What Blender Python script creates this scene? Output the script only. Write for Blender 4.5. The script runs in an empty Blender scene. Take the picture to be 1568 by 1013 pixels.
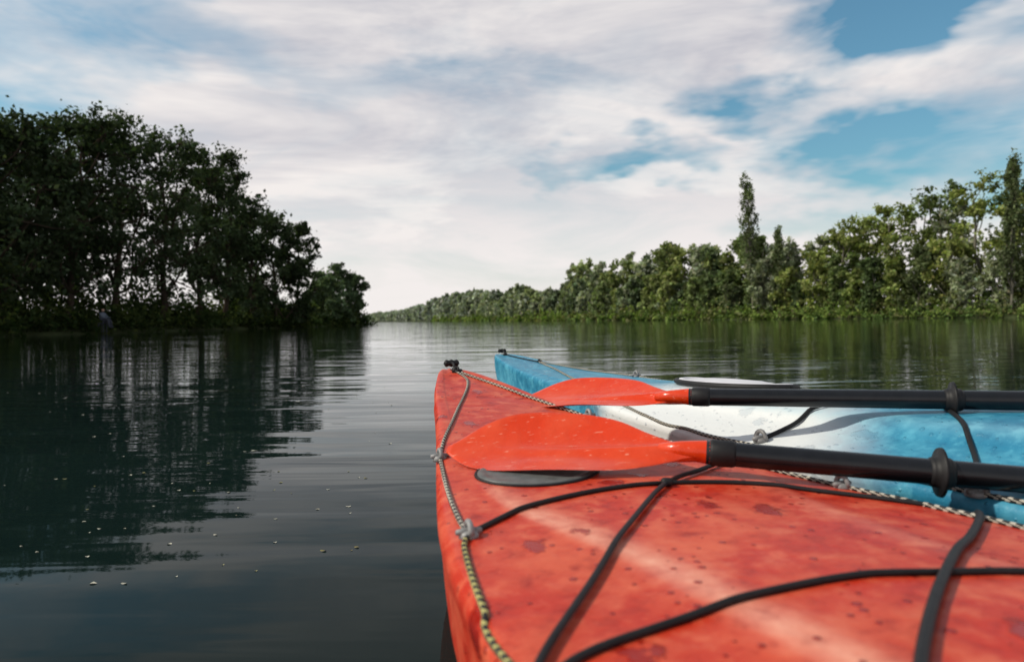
import bpy, math, numpy as np
from mathutils import Vector, Matrix
from mathutils.bvhtree import BVHTree
S=bpy.context.scene
COL=bpy.context.collection
# ---------------------------------------------------------------- helpers
def newmat(name):
    m=bpy.data.materials.new(name); m.use_nodes=True
    nt=m.node_tree; nt.nodes.clear()
    out=nt.nodes.new('ShaderNodeOutputMaterial')
    return m,nt,out
def N(nt,t,**k):
    n=nt.nodes.new(t)
    for a,b in k.items():
        if a.startswith('i_'): n.inputs[a[2:].replace('_',' ')].default_value=b
        else: setattr(n,a,b)
    return n
def L(nt,a,b): nt.links.new(a,b)
def math_(nt,op,a,b=None,clamp=False):
    n=nt.nodes.new('ShaderNodeMath'); n.operation=op; n.use_clamp=clamp
    for i,v in enumerate([a,b]):
        if v is None: continue
        if isinstance(v,(int,float)): n.inputs[i].default_value=v
        else: L(nt,v,n.inputs[i])
    return n.outputs[0]
def vmath(nt,op,a,b=None):
    n=nt.nodes.new('ShaderNodeVectorMath'); n.operation=op
    for i,v in enumerate([a,b]):
        if v is None: continue
        if isinstance(v,(tuple,list)): n.inputs[i].default_value=v
        else: L(nt,v,n.inputs[i])
    return n.outputs[1] if op in('LENGTH','DISTANCE','DOT_PRODUCT') else n.outputs[0]
def mrange(nt,v,a,b,c,d,smooth=False):
    n=nt.nodes.new('ShaderNodeMapRange'); n.interpolation_type='SMOOTHSTEP' if smooth else 'LINEAR'
    L(nt,v,n.inputs[0])
    for i,x in enumerate([a,b,c,d]): n.inputs[i+1].default_value=x
    return n.outputs[0]
def mixc(nt,f,a,b,mode='MIX'):
    n=nt.nodes.new('ShaderNodeMix'); n.data_type='RGBA'; n.blend_type=mode
    for i,v in zip((0,6,7),(f,a,b)):
        if isinstance(v,(int,float)): n.inputs[i].default_value=v
        elif isinstance(v,(tuple,list)): n.inputs[i].default_value=(*v[:3],1)
        else: L(nt,v,n.inputs[i])
    return n.outputs[2]
def noise(nt,vec,scale,detail=4,rough=.5,dist=0):
    n=nt.nodes.new('ShaderNodeTexNoise'); n.inputs['Scale'].default_value=scale
    n.inputs['Detail'].default_value=detail; n.inputs['Roughness'].default_value=rough
    n.inputs['Distortion'].default_value=dist
    if vec is not None: L(nt,vec,n.inputs['Vector'])
    return n
def simple(name,col,rough=.5,metal=0,var=.15,scale=40,spec=.5,bump=0):
    m,nt,out=newmat(name)
    p=N(nt,'ShaderNodeBsdfPrincipled'); p.inputs['Roughness'].default_value=rough; p.inputs['Metallic'].default_value=metal
    p.inputs['Specular IOR Level'].default_value=spec
    g=N(nt,'ShaderNodeNewGeometry'); nz=noise(nt,g.outputs['Position'],scale,3)
    f=mrange(nt,nz.outputs[0],.3,.7,0,1)
    c=mixc(nt,f,[x*(1-var) for x in col],[min(1,x*(1+var)) for x in col]); L(nt,c,p.inputs['Base Color'])
    if bump:
        b=N(nt,'ShaderNodeBump'); b.inputs['Distance'].default_value=bump; L(nt,nz.outputs[0],b.inputs['Height']); L(nt,b.outputs[0],p.inputs['Normal'])
    L(nt,p.outputs[0],out.inputs[0]); return m

class Geo:
    def __init__(s): s.v=[];s.q=[];s.m=[];s.c=[];s.sm=[];s.uv=[];s.n=0
    def add(s,v,q,mi=0,col=(1,1,1),smooth=False,uv=None):
        v=np.asarray(v,float); q=np.asarray(q,int)
        s.v.append(v); s.q.append(q+s.n); s.m.append(np.full(len(q),mi)); s.sm.append(np.full(len(q),smooth))
        col=np.asarray(col,float)
        if col.ndim==1: col=np.tile(col,(len(v),1))
        s.c.append(col); s.uv.append(np.zeros((len(v),2)) if uv is None else np.asarray(uv,float)); s.n+=len(v)
    def obj(s,name,mats,loc=(0,0,0)):
        v=np.concatenate(s.v)-np.array(loc);q=np.concatenate(s.q)
        me=bpy.data.meshes.new(name)
        me.vertices.add(len(v)); me.vertices.foreach_set('co',v.ravel())
        me.loops.add(len(q)*4); me.loops.foreach_set('vertex_index',q.ravel().astype(np.int32))
        me.polygons.add(len(q)); me.polygons.foreach_set('loop_start',np.arange(0,len(q)*4,4,dtype=np.int32))
        me.polygons.foreach_set('material_index',np.concatenate(s.m).astype(np.int32))
        me.polygons.foreach_set('use_smooth',np.concatenate(s.sm).astype(bool))
        c=np.concatenate(s.c); a=me.attributes.new('col','FLOAT_COLOR','POINT')
        a.data.foreach_set('color',np.hstack([c,np.ones((len(c),1))]).ravel())
        uv=np.concatenate(s.uv); a=me.attributes.new('par','FLOAT2','POINT'); a.data.foreach_set('vector',uv.ravel())
        me.update(calc_edges=True)
        for m in mats: me.materials.append(m)
        o=bpy.data.objects.new(name,me); o.location=loc; COL.objects.link(o); return o

def empty(name,loc):
    e=bpy.data.objects.new(name,None); e.location=loc; e.empty_display_size=.1; COL.objects.link(e); return e
def parent(o,e):
    o.parent=e; o.matrix_parent_inverse=Matrix.Translation(-Vector(e.location))

def catmull(P,n):
    P=np.asarray(P,float); m=len(P); Q=np.vstack([2*P[0]-P[1],P,2*P[-1]-P[-2]])
    t=np.linspace(0,m-1,n); i=np.minimum(t.astype(int),m-2); f=(t-i)[:,None]
    a,b,c,d=Q[i],Q[i+1],Q[i+2],Q[i+3]
    return .5*((2*b)+(-a+c)*f+(2*a-5*b+4*c-d)*f*f+(-a+3*b-3*c+d)*f**3)

def tube_geo(geo,pts,r,mi=0,seg=10,col=(1,1,1),twist=0,cap=True):
    pts=np.asarray(pts,float); n=len(pts); r=np.broadcast_to(np.asarray(r,float),(n,)).copy()
    T=np.gradient(pts,axis=0); T/=np.linalg.norm(T,axis=1)[:,None]+1e-12
    up=np.array([0,0,1.]) if abs(T[0][2])<.9 else np.array([1.,0,0])
    u=np.cross(T[0],up);u/=np.linalg.norm(u)
    ln=np.concatenate([[0],np.cumsum(np.linalg.norm(np.diff(pts,axis=0),axis=1))])
    V=[];UV=[]
    an=np.arange(seg)/seg*2*math.pi
    for i in range(n):
        u=u-T[i]*np.dot(u,T[i]); u/=np.linalg.norm(u); w=np.cross(T[i],u)
        rr=r[i]*np.ones(seg)
        if twist: rr=rr*(1+.16*np.cos(3*(an-ln[i]*twist/3)))
        V.append(pts[i]+np.outer(np.cos(an)*rr,u)+np.outer(np.sin(an)*rr,w)); UV.append(np.stack([np.full(seg,ln[i]),np.arange(seg)/seg],1))
    if cap:
        V.insert(0,np.tile(pts[0],(seg,1)));V.append(np.tile(pts[-1],(seg,1)));UV.insert(0,UV[0]);UV.append(UV[-1]);n+=2
    V=np.concatenate(V);UV=np.concatenate(UV)
    i=np.arange(n-1)[:,None]*seg; j=np.arange(seg)[None]; k=(j+1)%seg
    q=np.stack([i+j,i+k,i+seg+k,i+seg+j],-1).reshape(-1,4)
    geo.add(V,q,mi,col,True,UV)

# ---------------------------------------------------------------- world
w=bpy.data.worlds.new("World"); S.world=w; w.use_nodes=True; nt=w.node_tree; nt.nodes.clear()
sun_az=math.radians(-97); sun_el=math.radians(42)
sky=N(nt,'ShaderNodeTexSky',sky_type='NISHITA'); sky.sun_disc=False; sky.sun_elevation=sun_el; sky.sun_rotation=sun_az; sky.air_density=1.2
sky.dust_density=1.5
tc=N(nt,'ShaderNodeTexCoord'); D=tc.outputs['Generated']
dn=noise(nt,vmath(nt,'MULTIPLY',D,(1,1,2.6)),3.2,4.5,.62)
off=vmath(nt,'MULTIPLY',vmath(nt,'SUBTRACT',dn.outputs['Color'],(.5,.5,.5)),(.46,.46,.28))
DD=vmath(nt,'ADD',D,off)
cn=noise(nt,vmath(nt,'ADD',vmath(nt,'MULTIPLY',D,(1,1,3.4)),(3.1,.7,1.9)),3.0,5,.6,.6)
cover=mrange(nt,cn.outputs[0],.34,.54,.76,1.0)
def hole(c,sc,wt):
    v=Vector(c).normalized()
    l=vmath(nt,'LENGTH',vmath(nt,'MULTIPLY',vmath(nt,'SUBTRACT',DD,tuple(v)),tuple(1/x for x in sc)))
    return mrange(nt,l,.15,1.05,wt,0,True)
hs=[((.34,1,.325),(.13,.3,.05),1.05),((.51,1,.25),(.15,.3,.07),1.05),((.62,1,.46),(.17,.3,.07),1.1),((.76,1,.24),(.13,.3,.14),1.1),
    ((.17,1,.235),(.14,.3,.03),.6),((-.10,1,.34),(.28,.3,.05),.4),((-.55,1,.42),(.3,.3,.07),.65),((-.75,1,.36),(.14,.3,.07),.6),((.45,1,.15),(.2,.3,.035),.5)]
tot=None
for h in hs:
    o=hole(*h); tot=o if tot is None else math_(nt,'ADD',tot,o)
tot=math_(nt,'MULTIPLY',tot,mrange(nt,cn.outputs[0],.35,.65,1.25,.7))
cover=math_(nt,'SUBTRACT',cover,tot,True)
sp=N(nt,'ShaderNodeSeparateXYZ'); L(nt,D,sp.inputs[0]); Z=sp.outputs[2]
cover=math_(nt,'MAXIMUM',cover,mrange(nt,Z,.02,.14,1,0,True))
bn=noise(nt,vmath(nt,'ADD',vmath(nt,'MULTIPLY',D,(1,1,4)),(7.3,2.2,.4)),2.6,5,.62,.4)
bf=mrange(nt,bn.outputs[0],.34,.58,.0,1)
bf=math_(nt,'MULTIPLY',bf,mrange(nt,Z,.25,.7,1,.4))
bf=math_(nt,'MAXIMUM',bf,mrange(nt,Z,.05,.33,1,.0,True))
cc=mixc(nt,bf,(5.5,5.5,6.05),(9.0,8.55,8.35))
blue=mixc(nt,1.0,sky.outputs[0],(.70,1.12,1.15),'MULTIPLY')
fc=mixc(nt,cover,blue,cc)
fc=mixc(nt,mrange(nt,Z,.36,.75,0,.75,True),fc,(2.0,2.5,3.2))
bg=N(nt,'ShaderNodeBackground'); bg.inputs[1].default_value=.1; L(nt,fc,bg.inputs[0])
wo=N(nt,'ShaderNodeOutputWorld'); L(nt,bg.outputs[0],wo.inputs[0])
# sun
sl=bpy.data.lights.new('sun','SUN'); sl.energy=3.6; sl.angle=math.radians(2.0); sl.color=(1,.93,.80)
so=bpy.data.objects.new('sun',sl); COL.objects.link(so)
sd=Vector((math.sin(sun_az)*math.cos(sun_el),math.cos(sun_az)*math.cos(sun_el),math.sin(sun_el)))
so.rotation_euler=(-sd).to_track_quat('-Z','Y').to_euler(); so.location=(0,0,30)
# camera
cd=bpy.data.cameras.new('camera'); cam=bpy.data.objects.new('camera',cd); COL.objects.link(cam); S.camera=cam
cam.location=(0,0,.5); cd.lens=24; cd.sensor_width=36; cd.clip_start=.02; cd.clip_end=8000
cam.rotation_euler=(math.radians(90-.96),math.radians(.8),0)
cd.dof.use_dof=True; cd.dof.focus_distance=1.7; cd.dof.aperture_fstop=5.0
S.view_settings.view_transform='Standard'; S.view_settings.look='None'; S.view_settings.exposure=0

# ---------------------------------------------------------------- water
m,nt,out=newmat('river_water_mat')
g=N(nt,'ShaderNodeNewGeometry'); P=g.outputs['Position']
mk=noise(nt,vmath(nt,'MULTIPLY',P,(.25,.5,0)),1,2)
df=N(nt,'ShaderNodeBsdfDiffuse'); L(nt,mixc(nt,mk.outputs[0],(.003,.008,.008),(.008,.019,.017)),df.inputs[0])
gl=N(nt,'ShaderNodeBsdfGlossy'); gl.inputs['Roughness'].default_value=.03; gl.inputs[0].default_value=(.95,.98,1,1)
a=noise(nt,vmath(nt,'MULTIPLY',P,(.28,1.5,0)),1,2,.5,.4)
b=noise(nt,vmath(nt,'MULTIPLY',P,(.9,6.5,0)),1,2,.5,.4)
c=noise(nt,vmath(nt,'MULTIPLY',P,(.06,.2,0)),1,2)
amp=mrange(nt,c.outputs[0],.38,.62,.5,2.2)
h=math_(nt,'ADD',math_(nt,'MULTIPLY',a.outputs[0],.016),math_(nt,'MULTIPLY',math_(nt,'MULTIPLY',b.outputs[0],amp),.0030))
bp=N(nt,'ShaderNodeBump'); bp.inputs['Distance'].default_value=1; L(nt,h,bp.inputs['Height']); L(nt,bp.outputs[0],gl.inputs['Normal'])
fr=N(nt,'ShaderNodeFresnel'); fr.inputs[0].default_value=1.33; L(nt,bp.outputs[0],fr.inputs['Normal'])
F=math_(nt,'MULTIPLY',math_(nt,'POWER',fr.outputs[0],1.5),1.3,True)
mx=N(nt,'ShaderNodeMixShader'); L(nt,F,mx.inputs[0]); L(nt,df.outputs[0],mx.inputs[1]); L(nt,gl.outputs[0],mx.inputs[2])
L(nt,mx.outputs[0],out.inputs[0]); water=m
G=Geo(); G.add([(-4000,-400,0),(4000,-400,0),(4000,6000,0),(-4000,6000,0)],[(0,1,2,3)]); G.obj('river_water',[water])

# ---------------------------------------------------------------- ground
YL=[-400,20,35,61,80,88,93,120,200,500,1000,6000]; XL=[-34,-28,-26,-22.3,-20.2,-18.8,-20,-28,-46,-112,-218,-1300]
YR=[-400,-50,20,50,63,78,90,108,140,250,500,700,950,1000,6000]; XR=[80,65,60,55,48,41,36.5,27,16,-7.5,-68,-122,-203,-217,-1298]
xl=lambda y:np.interp(y,YL,XL); xr=lambda y:np.interp(y,YR,XR)
Ys=np.unique(np.concatenate([np.linspace(-400,0,9),np.linspace(0,150,90),np.linspace(150,1000,90),np.geomspace(1000,6000,12)]))
r0=np.random.default_rng(5)
offs=[(-3500,6),(-60,1.6),(-12,1.1),(-4,.75),(-1.2,.4),(-.1,.06),(.5,-.25),(4,-1.2)]
rows=[]
for y in Ys:
    a,b=xl(y),xr(y); a2=a+r0.normal()*.25; b2=b+r0.normal()*.25
    row=[(a2+o,y,z) for o,z in offs]
    mid=(a+b)/2; row=[(min(x,mid),yy,z if z<0 else z*(.8+.4*r0.random())) for x,yy,z in row]
    row+=[(max(b2-o,mid),y,z if z<0 else z*(.8+.4*r0.random())) for o,z in offs[::-1]]
    rows.append(row)
V=np.array(rows).reshape(-1,3); nc=16
i=np.arange(len(Ys)-1)[:,None]*nc; j=np.arange(nc-1)[None]
q=np.stack([i+j,i+j+1,i+nc+j+1,i+nc+j],-1).reshape(-1,4)
gm=simple('ground_soil_grass',(.035,.045,.018),.9,0,.5,.6,.1)
G=Geo(); G.add(V,q,smooth=True); G.obj('ground',[gm])

# ---------------------------------------------------------------- foliage
m,nt,out=newmat('foliage')
at=N(nt,'ShaderNodeAttribute',attribute_name='col')
df=N(nt,'ShaderNodeBsdfDiffuse'); tr=N(nt,'ShaderNodeBsdfTranslucent')
L(nt,at.outputs[0],df.inputs[0]); L(nt,mixc(nt,1.0,at.outputs[0],(1.15,1.3,.6),'MULTIPLY'),tr.inputs[0])
ms=N(nt,'ShaderNodeMixShader',i_Fac=.3); L(nt,df.outputs[0],ms.inputs[1]); L(nt,tr.outputs[0],ms.inputs[2])
L(nt,ms.outputs[0],out.inputs[0]); leafm=m
m,nt,out=newmat('bark')
p=N(nt,'ShaderNodeBsdfDiffuse')
at=N(nt,'ShaderNodeAttribute',attribute_name='col'); g=N(nt,'ShaderNodeNewGeometry'); nz=noise(nt,vmath(nt,'MULTIPLY',g.outputs['Position'],(1,1,.3)),9,3)
L(nt,mixc(nt,1.0,at.outputs[0],mixc(nt,nz.outputs[0],(.4,.4,.4),(1.5,1.5,1.5)),'MULTIPLY'),p.inputs['Color']); L(nt,p.outputs[0],out.inputs[0]); barkm=m

def leaves(geo,C,size,rng,col,cv):
    n=len(C); nn=rng.normal(size=(n,3)); nn[:,2]=np.abs(nn[:,2])+.25; nn/=np.linalg.norm(nn,axis=1)[:,None]
    t=np.cross(nn,rng.normal(size=(n,3))); t/=np.linalg.norm(t,axis=1)[:,None]; u=np.cross(nn,t)
    a=(size*rng.uniform(.5,1.35,n))[:,None]; b=a*rng.uniform(.4,.75,n)[:,None]
    V=np.stack([C+t*a,C+u*b,C-t*a,C-u*b],1).reshape(-1,3)
    c=np.asarray(col)[None]*cv[:,None]*rng.uniform(.75,1.25,(n,1))*(1+rng.normal(size=(n,3))*.05)
    geo.add(V,np.arange(4*n).reshape(-1,4),0,np.repeat(np.clip(c,.003,.6),4,0))
def tree(geo,rng,pos,H,R,base=.25,nl=9,ncl=14,nlf=45,size=.15,col=(.05,.08,.025),lean=(0,0),bark=(.05,.04,.03),limbs=True,crad=(.13,.24),prof=None,detail=True,lobe=(.34,.56),reach=1.12,zst=.95):
    pos=np.asarray(pos,float); z0=base*H
    prof=prof or (lambda t:math.sin(math.pi*(.16+.72*t))**.6)
    lobes=[]
    for k in range(nl):
        t=(k+.5+rng.uniform(-.4,.4))/nl; t=min(.97,max(.02,t)); an=k*2.4+rng.uniform(-.6,.6)
        rad=R*rng.uniform(*lobe)*(1.05-.35*t); rr=max(0,R*prof(t)-rad*.7)*rng.uniform(.5,1.05)
        z=min(z0+t*(H-z0),H-rad*.85)
        lobes.append((np.array([math.cos(an)*rr,math.sin(an)*rr,z]),rad))
    ln=np.array([lean[0],lean[1],0.])
    C=[];CV=[];tips=[]
    for c,rad in lobes:
        lv=rng.uniform(.8,1.2)
        for _ in range(ncl):
            d=rng.normal(size=3); d/=np.linalg.norm(d)
            cc=c+d*rad*rng.uniform(.35,reach)*np.array([1,1,zst]); cr=R*rng.uniform(*crad)
            n=int(nlf*rng.uniform(.5,1.4)); X=cc+rng.normal(size=(n,3))*cr*np.array([.6,.6,.5*max(1,zst)])
            C.append(X); CV.append(np.full(n,lv*rng.uniform(.55,1.5))); tips.append((cc,c))
    C=np.concatenate(C);CV=np.concatenate(CV); k=C[:,2]>.15; C=C[k];CV=CV[k]
    C=C+ln*(C[:,2:3]/H); leaves(geo,C+pos,size,rng,col,CV)
    zz=np.linspace(0,.86*H,9); wob=np.cumsum(rng.normal(size=(9,2))*.012*H,0); wob[0]=0
    if R<H*.12: wob*=.3
    tp=np.stack([wob[:,0],wob[:,1],zz],1)+ln*(zz/H)[:,None]; tr_=np.linspace(.017*H,.004*H,9)*(.6 if R<H*.12 else 1); tr_[0]*=1.35
    tp[0,2]=-.3
    tube_geo(geo,tp+pos,tr_,1,7,bark)
    if limbs:
        for c,rad in lobes:
            zs=max(.12*H,c[2]-rng.uniform(.12,.28)*H); i=min(8,np.searchsorted(zz,zs)); s=tp[max(0,i-1)]+(tp[i]-tp[max(0,i-1)])*.5
            e=c+ln*(c[2]/H); mid=(s+e)/2+np.array([0,0,-.04*H])+rng.normal(size=3)*.02*min(H,4*R)
            tube_geo(geo,catmull([s,mid,e],6)+pos,np.linspace(tr_[i]*.6,.012*R+.012,6),1,5,bark,cap=False)
        if detail:
            for cc,c in tips[::2]:
                s=c+ln*(c[2]/H); e=cc+ln*(cc[2]/H)
                tube_geo(geo,np.stack([s,(s+e)/2+rng.normal(size=3)*.05*R,e])+pos,[.016*R,.01*R,.004*R],1,4,bark,cap=False)

# left bank individual trees (X,Y,H,R,base)
DG=(.046,.066,.036)
LT=[(-28.6,30,11.3,3.9,.14),(-27.6,37,12.4,3.8,.18),(-27.0,41,13.2,3.7,.22),(-26.4,45.5,14.4,3.9,.24),(-25.6,49.6,14.4,3.8,.22),(-25.0,54,14.8,3.5,.24),(-24.2,57.3,13.8,3.0,.26),
    (-33,44,13.2,4.4,.14),(-34,50,14.2,4.6,.17),(-31,39,12.2,4.2,.14),
    (-23.0,60.5,11.6,3.0,.08),(-22.6,65.5,11.2,3.1,.05),(-21.9,69.5,10.6,2.8,.04),(-26.5,66,11,3.3,.05),
    (-21.6,79,5.4,2.4,.04),(-20.7,84,7.4,2.5,.03),(-20.1,87.4,6.5,2.0,.03),(-23.5,84,6.5,2.6,.05)]
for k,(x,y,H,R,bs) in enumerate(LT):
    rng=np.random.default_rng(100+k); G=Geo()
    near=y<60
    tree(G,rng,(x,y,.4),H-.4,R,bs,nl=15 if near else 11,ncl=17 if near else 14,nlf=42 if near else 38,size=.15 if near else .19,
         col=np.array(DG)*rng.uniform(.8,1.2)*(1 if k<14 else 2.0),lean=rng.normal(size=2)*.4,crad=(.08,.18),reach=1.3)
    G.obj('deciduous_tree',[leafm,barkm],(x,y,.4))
def shrubs(name,pts,seed,col,size):
    rng=np.random.default_rng(seed); G=Geo()
    for (x,y,r,h,n) in pts:
        for _ in range(5):
            c=np.array([x,y,0])+rng.normal(size=3)*np.array([r*.5,r*.5,0]); c[2]=h*rng.uniform(.2,.75)
            X=c+rng.normal(size=(n//5,3))*np.array([r*.35,r*.35,h*.22]); X[:,2]=np.clip(X[:,2],.03,None)
            cc=np.asarray(col[rng.integers(len(col))])
            leaves(G,X,size(y),rng,cc,np.full(len(X),rng.uniform(.6,1.4)))
    return G.obj(name,[leafm])
rng=np.random.default_rng(9); pts=[]
for y in np.arange(20,92,.9):
    x=xl(y); pts.append((x-.3-rng.uniform(0,.6),y,.9,rng.uniform(.8,1.7),160)); pts.append((x-1.8-rng.uniform(0,1.5),y,1.3,rng.uniform(1.6,3.6),250))
    pts.append((x-5-rng.uniform(0,2),y,1.6,rng.uniform(2,3.6),200))
shrubs('riverbank_undergrowth',pts,3,[(.025,.042,.015),(.035,.052,.02),(.06,.08,.025)],lambda y:.15 if y<50 else .18)

# right bank tree line
B=[-.21,-.176,-.138,-.1,-.071,-.033,-.009,.015,.044,.073,.092,.116,.14,.168,.207,.245,.274,.302,.331,.389,.412,.441,.465,.494,.522,.561,.589,.628,.656,.676,.704,.733,.75,.85,1.1]
E=[.010,.013,.020,.034,.040,.041,.038,.047,.045,.046,.074,.081,.079,.085,.097,.115,.105,.1,.104,.108,.099,.132,.136,.141,.164,.164,.173,.182,.176,.186,.207,.214,.204,.21,.2]
cols=[(.12,.16,.06),(.09,.125,.055),(.16,.20,.07),(.28,.31,.21),(.24,.275,.09),(.11,.135,.065),(.25,.28,.18),(.20,.24,.08)]
rng=np.random.default_rng(21); G=Geo(); y=42.; n=0
while y<930:
    sp=rng.uniform(2.2,3.3) if y<170 else (rng.uniform(3,5) if y<330 else rng.uniform(8,13))
    slope=(xr(y+1)-xr(y-1))/2; y+=sp/math.hypot(1,slope)
    x0=xr(y); sc=max(.18,.0030*y)
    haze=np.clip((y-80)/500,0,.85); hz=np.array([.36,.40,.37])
    for row,(back,hf) in enumerate([(rng.uniform(5,8),1.0),(rng.uniform(1.6,3.2),rng.uniform(.4,.75))]):
        if row==1 and y>400: continue
        px=x0+back; b=px/y; H=(np.interp(b,B,E)*y+.5)*hf*(rng.uniform(.80,1.05)); H=max(H,3.2)
        R=min(H*.36,rng.uniform(2.4,4.0))*(1 if row==0 else .85)
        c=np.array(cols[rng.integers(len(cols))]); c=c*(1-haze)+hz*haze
        q_=1.0 if y<130 else (.6 if y<250 else .35)
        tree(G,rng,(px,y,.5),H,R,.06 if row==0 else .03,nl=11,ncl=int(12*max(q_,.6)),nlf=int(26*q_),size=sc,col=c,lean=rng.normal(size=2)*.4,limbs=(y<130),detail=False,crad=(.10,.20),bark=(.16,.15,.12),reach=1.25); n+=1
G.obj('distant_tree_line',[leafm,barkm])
rng=np.random.default_rng(33); pts=[]; y=42.
while y<420:
    y+=.9 if y<130 else 2.2
    x=xr(y); pts.append((x+.3,y,.9,rng.uniform(.7,1.5),90)); pts.append((x+2,y,1.4,rng.uniform(1.5,3.2),120))
shrubs('riverbank_bushes',pts,4,[(.14,.20,.05),(.09,.14,.045),(.19,.26,.07),(.17,.18,.08)],lambda y:max(.18,.0026*y))
# poplars
rng=np.random.default_rng(2)
spin=lambda t:.30+.70*math.sin(math.pi*min(1,(.12+.80*t)))
for (x,y,H,R,bs,ln,k,pf) in [(34.6,97,19.4,1.35,.25,(-1.2,0),34,spin),(36.6,94,12.0,1.4,.15,(.2,0),16,None),(50.5,69,15.6,1.5,.2,(.3,0),18,None),(48.3,66,14.2,1.5,.2,(0,0),16,None)]:
    G=Geo(); tree(G,rng,(x,y,.5),H,R,bs,nl=k,ncl=8,nlf=20 if k==34 else 26,size=.17,col=(.13,.16,.08),lean=ln,prof=pf or (lambda t:1.0-.8*t),crad=(.14,.26),detail=False,lobe=(.38,.6),reach=1.2,zst=1.9,bark=(.16,.15,.12))
    G.obj('poplar_tree',[leafm,barkm],(x,y,.5))

# ---------------------------------------------------------------- seated angler on the left bank
def skin(name,V,Ed,R,mat,e):
    me=bpy.data.meshes.new(name); me.from_pydata(V,Ed,[]); o=bpy.data.objects.new(name,me); COL.objects.link(o)
    o.modifiers.new('s','SKIN'); 
    for i,r in enumerate(R): me.skin_vertices[0].data[i].radius=(r,r)
    me.skin_vertices[0].data[0].use_root=True
    o.modifiers.new('u','SUBSURF').levels=1; me.materials.append(mat); o.location=e.location; o.parent=e; o.matrix_parent_inverse=Matrix.Translation(-Vector(e.location)); return o
e=empty('seated_angler',(-24.6,41,.35))
jk=simple('grey_blue_jacket',(.08,.10,.13),.8,0,.2,8); tr_=simple('dark_trousers',(.03,.035,.05),.85,0,.2,8); sk=simple('skin',(.45,.28,.2),.6,0,.1,8)
skin('jacket',[(0,0,.42),(0,0,.62),(.02,0,.85),(.03,0,.93),(.03,.19,.84),(.16,.25,.62),(.38,.16,.60),(.03,-.19,.84),(.16,-.25,.62),(.38,-.12,.58)],[(0,1),(1,2),(2,3),(2,4),(4,5),(5,6),(2,7),(7,8),(8,9)],[.16,.15,.16,.07,.075,.055,.04,.075,.055,.04],jk,e)
skin('trousers',[(0,0,.42),(.42,.11,.46),(.48,.12,.05),(.60,.12,.0),(.42,-.11,.46),(.48,-.12,.05),(.60,-.12,.0)],[(0,1),(1,2),(2,3),(0,4),(4,5),(5,6)],[.15,.085,.05,.045,.085,.05,.045],tr_,e)
skin('head',[(.04,0,.95),(.05,0,1.05),(.06,0,1.14)],[(0,1),(1,2)],[.05,.085,.08],sk,e)
skin('folding_stool',[(0,0,.28),(.15,.15,.27),(.15,-.15,.27),(-.15,.15,.27),(-.15,-.15,.27),(.15,.15,-.3),(.15,-.15,-.3),(-.15,.15,-.3),(-.15,-.15,-.3)],[(0,1),(0,2),(0,3),(0,4),(1,5),(2,6),(3,7),(4,8)],[.03]*9,tr_,e)

# ---------------------------------------------------------------- floating specks
rng=np.random.default_rng(77); G=Geo()
for k in range(260):
    d=1.3*math.exp(rng.uniform(0,3.0)); b=rng.uniform(-.95,.1) if d>2.3 else rng.uniform(-.9,-.2); r=rng.uniform(.0014,.0036)*(1+.14*d)*(2.0 if rng.random()<.07 else 1)
    an=rng.uniform(0,6.28); c=np.array([b*d,d,.0015]); pts=[]
    for j in range(8):
        a_=j/8*6.283; rr=r*rng.uniform(.6,1.1); pts.append(c+np.array([math.cos(a_+an)*rr*1.7,math.sin(a_+an)*rr,.001*math.sin(a_*2)]))
    pts=np.array(pts); G.add(pts,[(0,1,2,7),(7,2,3,6),(6,3,4,5)],0,(.42,.42,.34) if rng.random()<.7 else (.22,.21,.08))
m,nt,out=newmat('floating_debris_mat'); p=N(nt,'ShaderNodeBsdfPrincipled'); at=N(nt,'ShaderNodeAttribute',attribute_name='col'); L(nt,at.outputs[0],p.inputs['Base Color']); p.inputs['Roughness'].default_value=.6; L(nt,p.outputs[0],out.inputs[0])
G.obj('floating_leaf_debris',[m])

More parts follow.
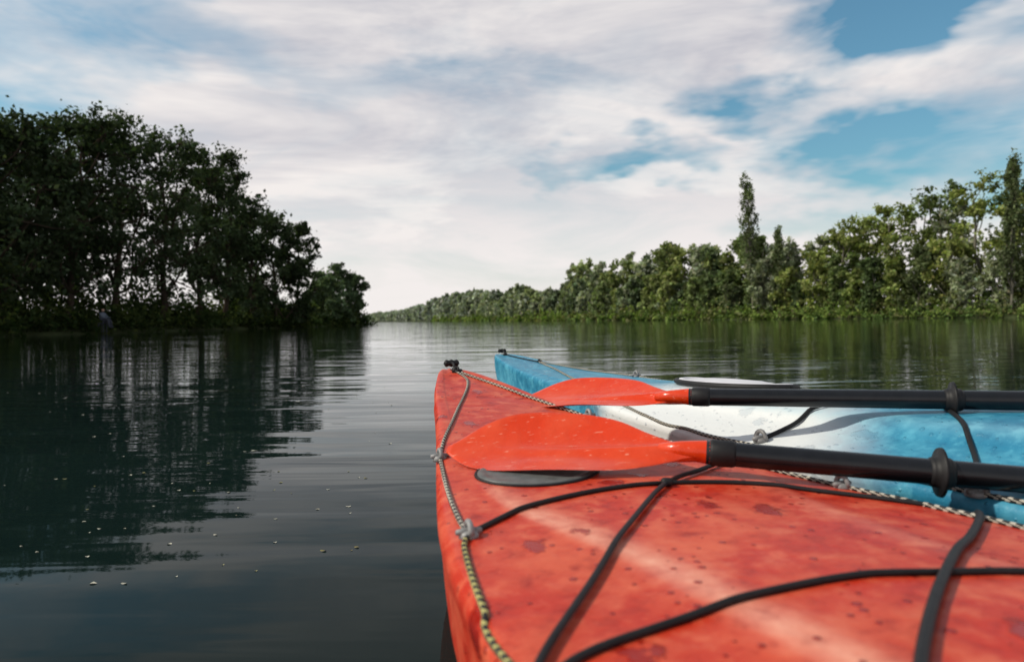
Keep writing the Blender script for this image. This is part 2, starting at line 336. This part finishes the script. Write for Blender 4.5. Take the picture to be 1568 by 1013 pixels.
# ---------------------------------------------------------------- kayaks
def hullmat(name,base,light,dark,stripe,whiteband=False):
    m,nt,out=newmat(name); p=N(nt,'ShaderNodeBsdfPrincipled'); p.inputs['Specular IOR Level'].default_value=.27
    at=N(nt,'ShaderNodeAttribute',attribute_name='par'); g=N(nt,'ShaderNodeNewGeometry'); P=g.outputs['Position']
    sp=N(nt,'ShaderNodeSeparateXYZ'); L(nt,at.outputs['Vector'],sp.inputs[0]); s_,q_=sp.outputs[0],sp.outputs[1]
    n1=noise(nt,P,7,6,.6); n2=noise(nt,P,34,5,.6); n3=noise(nt,P,160,3,.6)
    c=mixc(nt,mrange(nt,n1.outputs[0],.44,.66,0,.7),base,light)
    c=mixc(nt,mrange(nt,n2.outputs[0],.50,.66,0,.85),c,light)
    c=mixc(nt,mrange(nt,n2.outputs[0],.30,.46,.7,0),c,dark)
    c=mixc(nt,mrange(nt,n3.outputs[0],.58,.75,0,.5),c,light)
    if whiteband:
        f=mrange(nt,math_(nt,'ADD',s_,math_(nt,'MULTIPLY',math_(nt,'SUBTRACT',n1.outputs[0],.5),.25)),1.1,1.35,0,1,True)
        f2=mrange(nt,math_(nt,'ADD',s_,math_(nt,'MULTIPLY',q_,.25)),1.72,1.95,1,0,True)
        c=mixc(nt,math_(nt,'MULTIPLY',math_(nt,'MULTIPLY',f,f2),.96),c,(.72,.74,.73))
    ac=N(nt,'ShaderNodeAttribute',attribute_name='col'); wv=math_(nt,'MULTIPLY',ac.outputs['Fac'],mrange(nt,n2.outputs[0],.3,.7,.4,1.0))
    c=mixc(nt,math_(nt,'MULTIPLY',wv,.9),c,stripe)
    vo=N(nt,'ShaderNodeTexVoronoi'); vo.inputs['Scale'].default_value=19; vo.inputs['Randomness'].default_value=1
    L(nt,vmath(nt,'ADD',vmath(nt,'MULTIPLY',P,(1,.8,1)),vmath(nt,'MULTIPLY',n2.outputs['Color'],(.05,.05,.05))),vo.inputs['Vector'])
    sepc=N(nt,'ShaderNodeSeparateColor'); L(nt,vo.outputs['Color'],sepc.inputs[0])
    rad=mrange(nt,sepc.outputs[0],.45,1,.0,.42)
    wet=mrange(nt,math_(nt,'SUBTRACT',rad,vo.outputs['Distance']),-.03,.12,0,1,True)
    vo2=N(nt,'ShaderNodeTexVoronoi'); vo2.inputs['Scale'].default_value=80; L(nt,P,vo2.inputs['Vector'])
    sepd=N(nt,'ShaderNodeSeparateColor'); L(nt,vo2.outputs['Color'],sepd.inputs[0])
    wet2=mrange(nt,math_(nt,'SUBTRACT',mrange(nt,sepd.outputs[0],.6,1,.0,.40),vo2.outputs['Distance']),-.02,.12,0,1,True)
    wet=math_(nt,'MAXIMUM',wet,wet2)
    c=mixc(nt,math_(nt,'MULTIPLY',wet,.18 if whiteband else .88),c,dark); L(nt,c,p.inputs['Base Color'])
    ro=math_(nt,'SUBTRACT',mrange(nt,n1.outputs[0],.3,.7,.36,.5),math_(nt,'MULTIPLY',wet,.2)); L(nt,ro,p.inputs['Roughness'])
    hh=math_(nt,'ADD',math_(nt,'MULTIPLY',n1.outputs[0],.006),math_(nt,'ADD',math_(nt,'MULTIPLY',n2.outputs[0],.0014),math_(nt,'MULTIPLY',wet,.0014)))
    b=N(nt,'ShaderNodeBump'); b.inputs['Distance'].default_value=1; b.inputs['Strength'].default_value=.9; L(nt,hh,b.inputs['Height']); L(nt,b.outputs[0],p.inputs['Normal'])
    L(nt,p.outputs[0],out.inputs[0]); return m
red=hullmat('red_polyethylene',(.48,.026,.008),(.62,.115,.055),(.26,.006,.002),(.78,.38,.27))
bluem=hullmat('blue_polyethylene',(.022,.19,.32),(.08,.34,.47),(.015,.13,.24),(.25,.5,.6),True)
black=simple('black_rubber',(.010,.010,.011),.55,0,.3,80,.3)
shaftm=simple('black_carbon_shaft',(.008,.009,.011),.25,0,.2,60,.4)
greyp=simple('grey_fitting_plastic',(.22,.22,.22),.45,0,.3,60)
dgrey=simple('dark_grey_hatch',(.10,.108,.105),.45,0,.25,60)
whitep=simple('white_hatch_plastic',(.62,.62,.66),.35,0,.08,20)
def ropemat(name,c1,c2):
    m,nt,out=newmat(name); p=N(nt,'ShaderNodeBsdfPrincipled'); p.inputs['Roughness'].default_value=.8
    at=N(nt,'ShaderNodeAttribute',attribute_name='par'); sp=N(nt,'ShaderNodeSeparateXYZ'); L(nt,at.outputs['Vector'],sp.inputs[0])
    v=math_(nt,'FRACT',math_(nt,'ADD',math_(nt,'MULTIPLY',sp.outputs[0],75),sp.outputs[1]))
    L(nt,mixc(nt,math_(nt,'GREATER_THAN',v,.58),c1,c2),p.inputs['Base Color']); L(nt,p.outputs[0],out.inputs[0]); return m
rope=ropemat('black_white_rope',(.015,.015,.015),(.45,.42,.35)); ropey=ropemat('black_yellow_rope',(.015,.015,.015),(.40,.36,.13))

class Kayak:
    def __init__(s,tip,back,tab,mat,wear):
        s.tip=np.array(tip,float); b=np.array(back,float); s.b=b/np.linalg.norm(b); s.r=np.array([-s.b[1],s.b[0]])
        tab=np.array(tab,float); ss=np.unique(np.concatenate([np.linspace(0,.3,24),np.linspace(.3,tab[-1,0],150)]))
        T=np.stack([np.interp(ss,tab[:,0],tab[:,k]) for k in range(tab.shape[1])],1)
        for _ in range(6):
            T[1:-1,1:]=(T[:-2,1:]+2*T[1:-1,1:]+T[2:,1:])/4
        s.T=T; M=45; V=[];UV=[];W=[]
        for (st,hw,zg,zk,zr,qc) in T:
            dz=zg-zk
            cp=[(0,zk,0),(.40*hw,zk+.05*dz,0),(.74*hw,zk+.24*dz,0),(.93*hw,zk+.58*dz,0),(.985*hw,zg-.035*min(1,dz/.1),0),(1.0*hw,zg-.010,0),(.985*hw,zg+.003,0),(.93*hw,zg+.010,0),
                (qc*hw+.25*(1-qc)*hw,zg+.010+(zr-zg-.01)*.42,0),(qc*hw,zg+(zr-zg)*.86,1),(qc*hw*.55,zr-.002,0),(0,zr,0)]
            c=catmull(cp,M); full=np.vstack([c,(c[1:-1]*np.array([-1,1,1]))[::-1]])
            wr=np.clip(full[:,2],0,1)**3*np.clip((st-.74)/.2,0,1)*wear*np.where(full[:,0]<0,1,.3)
            lat=full[:,0]; xy=s.tip+st*s.b+lat[:,None]*s.r
            V.append(np.column_stack([xy,full[:,1]])); UV.append(np.stack([np.full(len(full),st),lat/max(hw,.01)],1)); W.append(wr)
        R=len(V[0]); n=len(V)
        V.insert(0,np.tile(V[0].mean(0),(R,1)));V.append(np.tile(V[-1].mean(0),(R,1)));UV.insert(0,UV[0]);UV.append(UV[-1]);W.insert(0,W[0]);W.append(W[-1]);n+=2
        V=np.concatenate(V);UV=np.concatenate(UV);W=np.concatenate(W)
        i=np.arange(n-1)[:,None]*R;j=np.arange(R)[None];k=(j+1)%R
        q=np.stack([i+j,i+R+j,i+R+k,i+k],-1).reshape(-1,4)
        s.geo=Geo(); s.geo.add(V,q,0,np.stack([W]*3,1),True,UV)
        s.e=empty('sea_kayak',(*(s.tip+s.b*2.1),0)); s.h=s.geo.obj('hull',[mat]); parent(s.h,s.e)
        s.bvh=BVHTree.FromPolygons([Vector(v) for v in V],[tuple(int(a) for a in f) for f in q])
    def deck(s,st,lat,lift=0):
        xy=s.tip+st*s.b+lat*s.r; hit=s.bvh.ray_cast(Vector((xy[0],xy[1],2)),Vector((0,0,-1)))
        z=hit[0].z if hit[0] is not None else np.interp(st,s.T[:,0],s.T[:,2])-.01
        return np.array([xy[0],xy[1],z+lift])
    def line(s,name,pts,r,mat,twist=0,n=90,lift=None,seg=9,hump=0):
        c=catmull(pts,n); lift=r*.8 if lift is None else lift
        P=np.array([s.deck(a,b,lift) for a,b in c])
        z=P[:,2].copy()
        for _ in range(3): z[1:-1]=np.maximum(z[1:-1],(z[:-2]+z[2:])/2)
        P[:,2]=z
        if hump: P[:,2]+=hump*np.sin(np.linspace(0,math.pi,n))
        G=Geo(); tube_geo(G,P,r,0,seg,twist=twist); o=G.obj(name,[mat]); parent(o,s.e); return o
    def ring(s,name,st,lat,rs,rl,r,mat,lift=0,n=60):
        G=Geo(); a=np.linspace(0,2*math.pi,n+1)
        P=[s.deck(st+rs*math.cos(t),lat+rl*math.sin(t),lift) for t in a]; tube_geo(G,P,r,0,10,cap=False); o=G.obj(name,[mat]); parent(o,s.e)
    def disc(s,name,st,lat,rs,rl,h,mat,dome=.0):
        G=Geo();V=[];n=48
        prof=[(1.0,-.004),(1.0,h*.7),(.97,h),(.88,h),(.86,h*.75),(.8,h*.75),(.5,h*.75+dome*.7),(.02,h*.75+dome)]
        for f,z in prof:
            for k in range(n):
                t=k/n*2*math.pi; V.append(s.deck(st+rs*f*math.cos(t),lat+rl*f*math.sin(t),z))
        i=np.arange(len(prof)-1)[:,None]*n;j=np.arange(n)[None];k=(j+1)%n
        G.add(np.array(V),np.stack([i+j,i+k,i+n+k,i+n+j],-1).reshape(-1,4),smooth=True); o=G.obj(name,[mat]); parent(o,s.e)
    def fitting(s,st,lat,sz=.011,mat=None):
        c=s.deck(st,lat); G=Geo()
        a=np.linspace(0,math.pi,9)
        tube_geo(G,[c+np.array([0,0,z]) for z in (-.002,.003,.006,.008)],[sz,sz,sz*.85,sz*.4],0,14)
        P=[c+np.array([*(s.b*math.cos(t)*sz*.9),0])+np.array([0,0,.004+math.sin(t)*sz*1.1]) for t in a]; tube_geo(G,P,sz*.3,0,8)
        tube_geo(G,[c+np.array([*(s.r*x*sz),.006]) for x in (-1.3,-.5,.5,1.3)],[sz*.25,sz*.4,sz*.4,sz*.25],0,8)
        o=G.obj('deck_fitting',[mat or greyp]); parent(o,s.e)
    def toggle(s,st=.02):
        c=s.deck(st,0); G=Geo()
        x=np.linspace(-1,1,13); P=[c+np.array([*(s.r*t*.020),.016]) for t in x]; tube_geo(G,P,[.0085*(1-abs(t)**6*.6)+.0015*math.cos(t*9) for t in x],0,12)
        P=[c+np.array([*(s.b*(.028*math.sin(t)-.003)),.008+.010*math.cos(t)]) for t in np.linspace(-.3,3.4,14)]; tube_geo(G,P,.003,0,8)
        tube_geo(G,[c+np.array([*(s.b*.035),z]) for z in (-.01,.004,.008,.010)],[.009,.009,.007,.003],0,12)
        o=G.obj('bow_toggle',[black]); parent(o,s.e)

#        s    hw    zg    zk    zr    qc
rt=[(0,.020,.366,.325,.378,.6),(.03,.038,.364,.27,.376,.6),(.10,.060,.356,.16,.366,.65),(.2,.092,.340,.06,.350,.7),(.36,.130,.315,-.02,.326,.75),(.5,.165,.296,-.06,.308,.78),(.73,.225,.270,-.09,.285,.76),(.92,.272,.260,-.10,.279,.66),
    (1.09,.30,.260,-.11,.282,.46),(1.32,.322,.262,-.11,.290,.39),(1.7,.335,.265,-.11,.305,.35),(2.6,.33,.26,-.11,.29,.3),(3.4,.2,.26,-.08,.28,.5),(4.0,.06,.30,.05,.32,.5),(4.15,.015,.33,.28,.34,.5)]
K1=Kayak((-.161,1.736),(.355,-.935),rt,red,1.0)
bt=[(0,.020,.335,.29,.345,.6),(.03,.045,.333,.24,.342,.6),(.10,.068,.328,.14,.338,.65),(.3,.105,.308,.0,.322,.7),(.6,.14,.285,-.06,.303,.75),(1.0,.19,.27,-.09,.298,.75),(1.4,.27,.258,-.1,.306,.65),
    (1.65,.30,.255,-.11,.315,.55),(2.0,.32,.255,-.11,.330,.5),(2.4,.33,.26,-.11,.345,.45),(3.2,.33,.26,-.11,.29,.3),(4.2,.2,.26,-.08,.28,.5),(4.7,.06,.30,.05,.32,.5),(4.85,.015,.33,.28,.34,.5)]
K2=Kayak((-.055,3.10),(.4126,-.911),bt,bluem,.5)
for K,cs in ((K1,2.25),(K2,2.95)):
    K.ring('cockpit_coaming',cs,0,.40,.215,.014,black,.02); K.disc('cockpit_dark_disc',cs,0,.38,.2,.006,black); K.toggle()  # black disc laid on the deck paints the shade of the cockpit opening
# red kayak rigging, in deck coordinates (distance from bow, lateral)
K1.line('deck_line',[(.05,.0),(.13,.004),(.21,-.017),(.34,-.073),(.46,-.123),(.57,-.169),(.655,-.199)],.0027,rope,500,140)
K1.line('deck_line',[(.66,-.200),(.78,-.224),(.86,-.239),(.94,-.251),(.99,-.256)],.0030,rope,500,120)
K1.line('deck_line',[(.995,-.258),(1.02,-.270),(1.1,-.287),(1.17,-.299),(1.24,-.309),(1.6,-.318),(1.9,-.31)],.0030,ropey,500,160)
K1.line('deck_line',[(.06,.008),(.2,.055),(.36,.10),(.5,.138),(.66,.185),(.85,.235),(1.0,.265),(1.3,.30),(1.9,.31)],.0030,rope,500,200)
for s_,l_ in [(.655,-.199),(.99,-.256),(.50,.138),(.99,.262),(1.6,-.318),(1.6,.31)]: K1.fitting(s_,l_)
K1.fitting(.06,.004,.009,black)
BC=.0032
K1.line('bungee_cord',[(.985,-.25),(.94,-.176),(.91,-.075),(.91,.029),(.93,.107),(.975,.172),(1.04,.235),(1.10,.285)],BC,black)
K1.line('bungee_cord',[(.84,.19),(.87,.127),(.92,.036),(1.06,-.104),(1.18,-.212),(1.26,-.285),(1.30,-.315)],BC,black,lift=BC*1.6)
K1.line('bungee_cord',[(1.30,-.315),(1.275,-.266),(1.265,-.206),(1.26,-.114),(1.265,-.02),(1.29,.063),(1.31,.119),(1.36,.22),(1.40,.31)],BC,black)
K1.line('bungee_cord',[(1.14,.305),(1.165,.275),(1.21,.20),(1.27,.09),(1.35,-.04),(1.42,-.14),(1.55,-.31)],BC*1.35,black,lift=BC*1.7)
G=Geo(); c0=K1.deck(.92,.036,.006)
tube_geo(G,[c0+np.array([x,0,0]) for x in (-.007,-.004,.004,.007)],[.004,.006,.006,.004],0,10); o=G.obj('bungee_clip',[black]); parent(o,K1.e)
# blue kayak rigging
K2.line('deck_line',[(.04,.0),(.15,.012),(.30,.045)],.0030,black,0,60)
K2.line('deck_line',[(.30,.045),(.36,.03),(.59,-.02),(.87,-.11),(1.2,-.20),(1.54,-.28),(1.68,-.295),(1.81,-.305),(2.24,-.318),(2.35,-.32),(2.8,-.32)],.0036,rope,500,300)
K2.line('deck_line',[(.30,.05),(.6,.10),(1.0,.155),(1.4,.225),(1.7,.27),(2.2,.30),(2.8,.31)],.0032,rope,500,300)
for s_,l_ in [(1.88,-.285),(2.29,-.318),(1.2,-.20),(.87,.135),(1.7,.27)]: K2.fitting(s_,l_,.014)
K2.fitting(.30,.047,.009,black)
K2.line('bungee_cord',[(1.88,-.285),(1.89,-.15),(1.92,-.0),(1.98,.14),(2.02,.28)],.0040,black,hump=.004)
K2.line('bungee_cord',[(1.9,.28),(1.98,.12),(2.05,-.02),(2.22,-.21),(2.29,-.318)],.0040,black)

# ---------------------------------------------------------------- paddles
def bladem(name,c):
    m,nt,out=newmat(name); p=N(nt,'ShaderNodeBsdfPrincipled'); p.inputs['Coat Weight'].default_value=.25; p.inputs['Coat Roughness'].default_value=.12; p.inputs['Specular IOR Level'].default_value=.35
    g=N(nt,'ShaderNodeNewGeometry'); n1=noise(nt,g.outputs['Position'],14,5)
    n2=noise(nt,vmath(nt,'MULTIPLY',g.outputs['Position'],(1,4,4)),60,4)
    cc=mixc(nt,mrange(nt,n1.outputs[0],.4,.7,0,.6),c,(.70,.085,.025)); cc=mixc(nt,mrange(nt,n2.outputs[0],.64,.72,0,.5),cc,(.8,.40,.28)); L(nt,cc,p.inputs['Base Color'])
    L(nt,mrange(nt,n1.outputs[0],.3,.7,.2,.38),p.inputs['Roughness'])
    b=N(nt,'ShaderNodeBump'); b.inputs['Distance'].default_value=.006; L(nt,n1.outputs[0],b.inputs['Height']); L(nt,b.outputs[0],p.inputs['Normal'])
    L(nt,p.outputs[0],out.inputs[0]); return m
redb=bladem('red_paddle_blade',(.62,.038,.003))
def blade(e,neck,tipd,across,up,Lb,hw):
    neck=np.array(neck);nu=44;nv=32; V=[]
    us=np.linspace(0,1,nu); prof=catmull([[.016],[.021],[.045],[.074],[.090],[.096],[.094],[.084],[.058],[.008]],nu)[:,0]*hw/.096
    for side in (1,-1):
        for i,u in enumerate(us):
            for v in np.linspace(-1,1,nv):
                wfar=prof[i]*(1.0 if v>0 else .80)
                y=v*wfar; cam_=2.6*y*y
                spine=.012*math.exp(-(y/.011)**2)*max(0,1-u*1.15)
                z=cam_+spine*side+.5*.03*(u-.5)**2-.004+side*.0022*(1-abs(v)**6)+.004*math.sin(u*9)*v
                V.append(neck+tipd*u*Lb+across*y+up*z)
    V=np.array(V); i=np.arange(nu-1)[:,None]*nv;j=np.arange(nv-1)[None]
    q=np.stack([i+j,i+j+1,i+nv+j+1,i+nv+j],-1).reshape(-1,4)
    G=Geo(); G.add(V[:nu*nv],q,smooth=True); G.add(V[nu*nv:],q[:,::-1],smooth=True)
    o=nu*nv
    loop=[r*nv for r in range(nu)]+[(nu-1)*nv+c for c in range(1,nv)]+[r*nv+nv-1 for r in range(nu-2,-1,-1)]+[c for c in range(nv-2,0,-1)]
    Lp=np.array(loop); nx=np.roll(Lp,-1); q2=np.stack([Lp,nx,nx+o,Lp+o],1); G.q.append(q2); G.m.append(np.zeros(len(q2),int)); G.sm.append(np.full(len(q2),False))
    ob=G.obj('blade',[redb]); parent(ob,e)
def paddle(tip,neck,right,tilt,r,ring_t,Ltot=1.35,hw=.092):
    tip,neck,right=map(lambda a:np.array(a,float),(tip,neck,right))
    e=empty('kayak_paddle',tuple(neck)); sd_=(right-neck)/np.linalg.norm(right-neck); bd=tip-neck; Lb=np.linalg.norm(bd); bd/=Lb
    up0=np.array([0,0,1.]); ac=np.cross(up0,-bd) ; ac/=np.linalg.norm(ac)
    if ac[1]<0: ac=-ac
    ac=ac*math.cos(tilt)+up0*math.sin(tilt); up=np.cross(ac,bd); up=up if up[2]>0 else -up; up/=np.linalg.norm(up)
    blade(e,neck,bd,ac,up,Lb,hw)
    G=Geo(); end=neck+sd_*Ltot; P=[neck+sd_*t for t in np.linspace(-.005,Ltot,40)]; tube_geo(G,P,r,0,24); o=G.obj('shaft',[shaftm]); parent(o,e)
    G=Geo(); P=[neck+sd_*t for t in (-.07,-.04,-.004,0,.004)]; tube_geo(G,P,[r*.40,r*.75,r*.98,r*1.0,r*.9],0,20); o=G.obj('blade_socket',[redb]); parent(o,e)
    G=Geo(); c0=neck+sd_*ring_t
    tube_geo(G,[c0+sd_*t for t in (-.014,-.010,-.0035,-.003,.001,.002,.010,.014)],[r*1.02,r*1.15,r*1.2,r*1.85,r*1.9,r*1.25,r*1.15,r*1.02],0,28); o=G.obj('drip_ring',[black]); parent(o,e)
    G=Geo(); tube_geo(G,[neck+sd_*t for t in (.0,.003,.03,.034)],[r*1.0,r*1.10,r*1.10,r*1.0],0,24); o=G.obj('ferrule',[black]); parent(o,e)
    blade(e,end,sd_,ac,up,.42,hw); return e
paddle((-.1025,1.05,.301),(.2736,.95,.311),(.6377,.85,.291),math.radians(20),.0168,.285)
paddle((.0187,1.5,.324),(.341,1.3,.348),(.84,1.12,.355),math.radians(14),.0162,.43)
K2.disc('hatch_cover',1.36,.12,.20,.105,.018,whitep,.010)
K2.ring('hatch_rim',1.36,.12,.205,.11,.0075,black,.010)
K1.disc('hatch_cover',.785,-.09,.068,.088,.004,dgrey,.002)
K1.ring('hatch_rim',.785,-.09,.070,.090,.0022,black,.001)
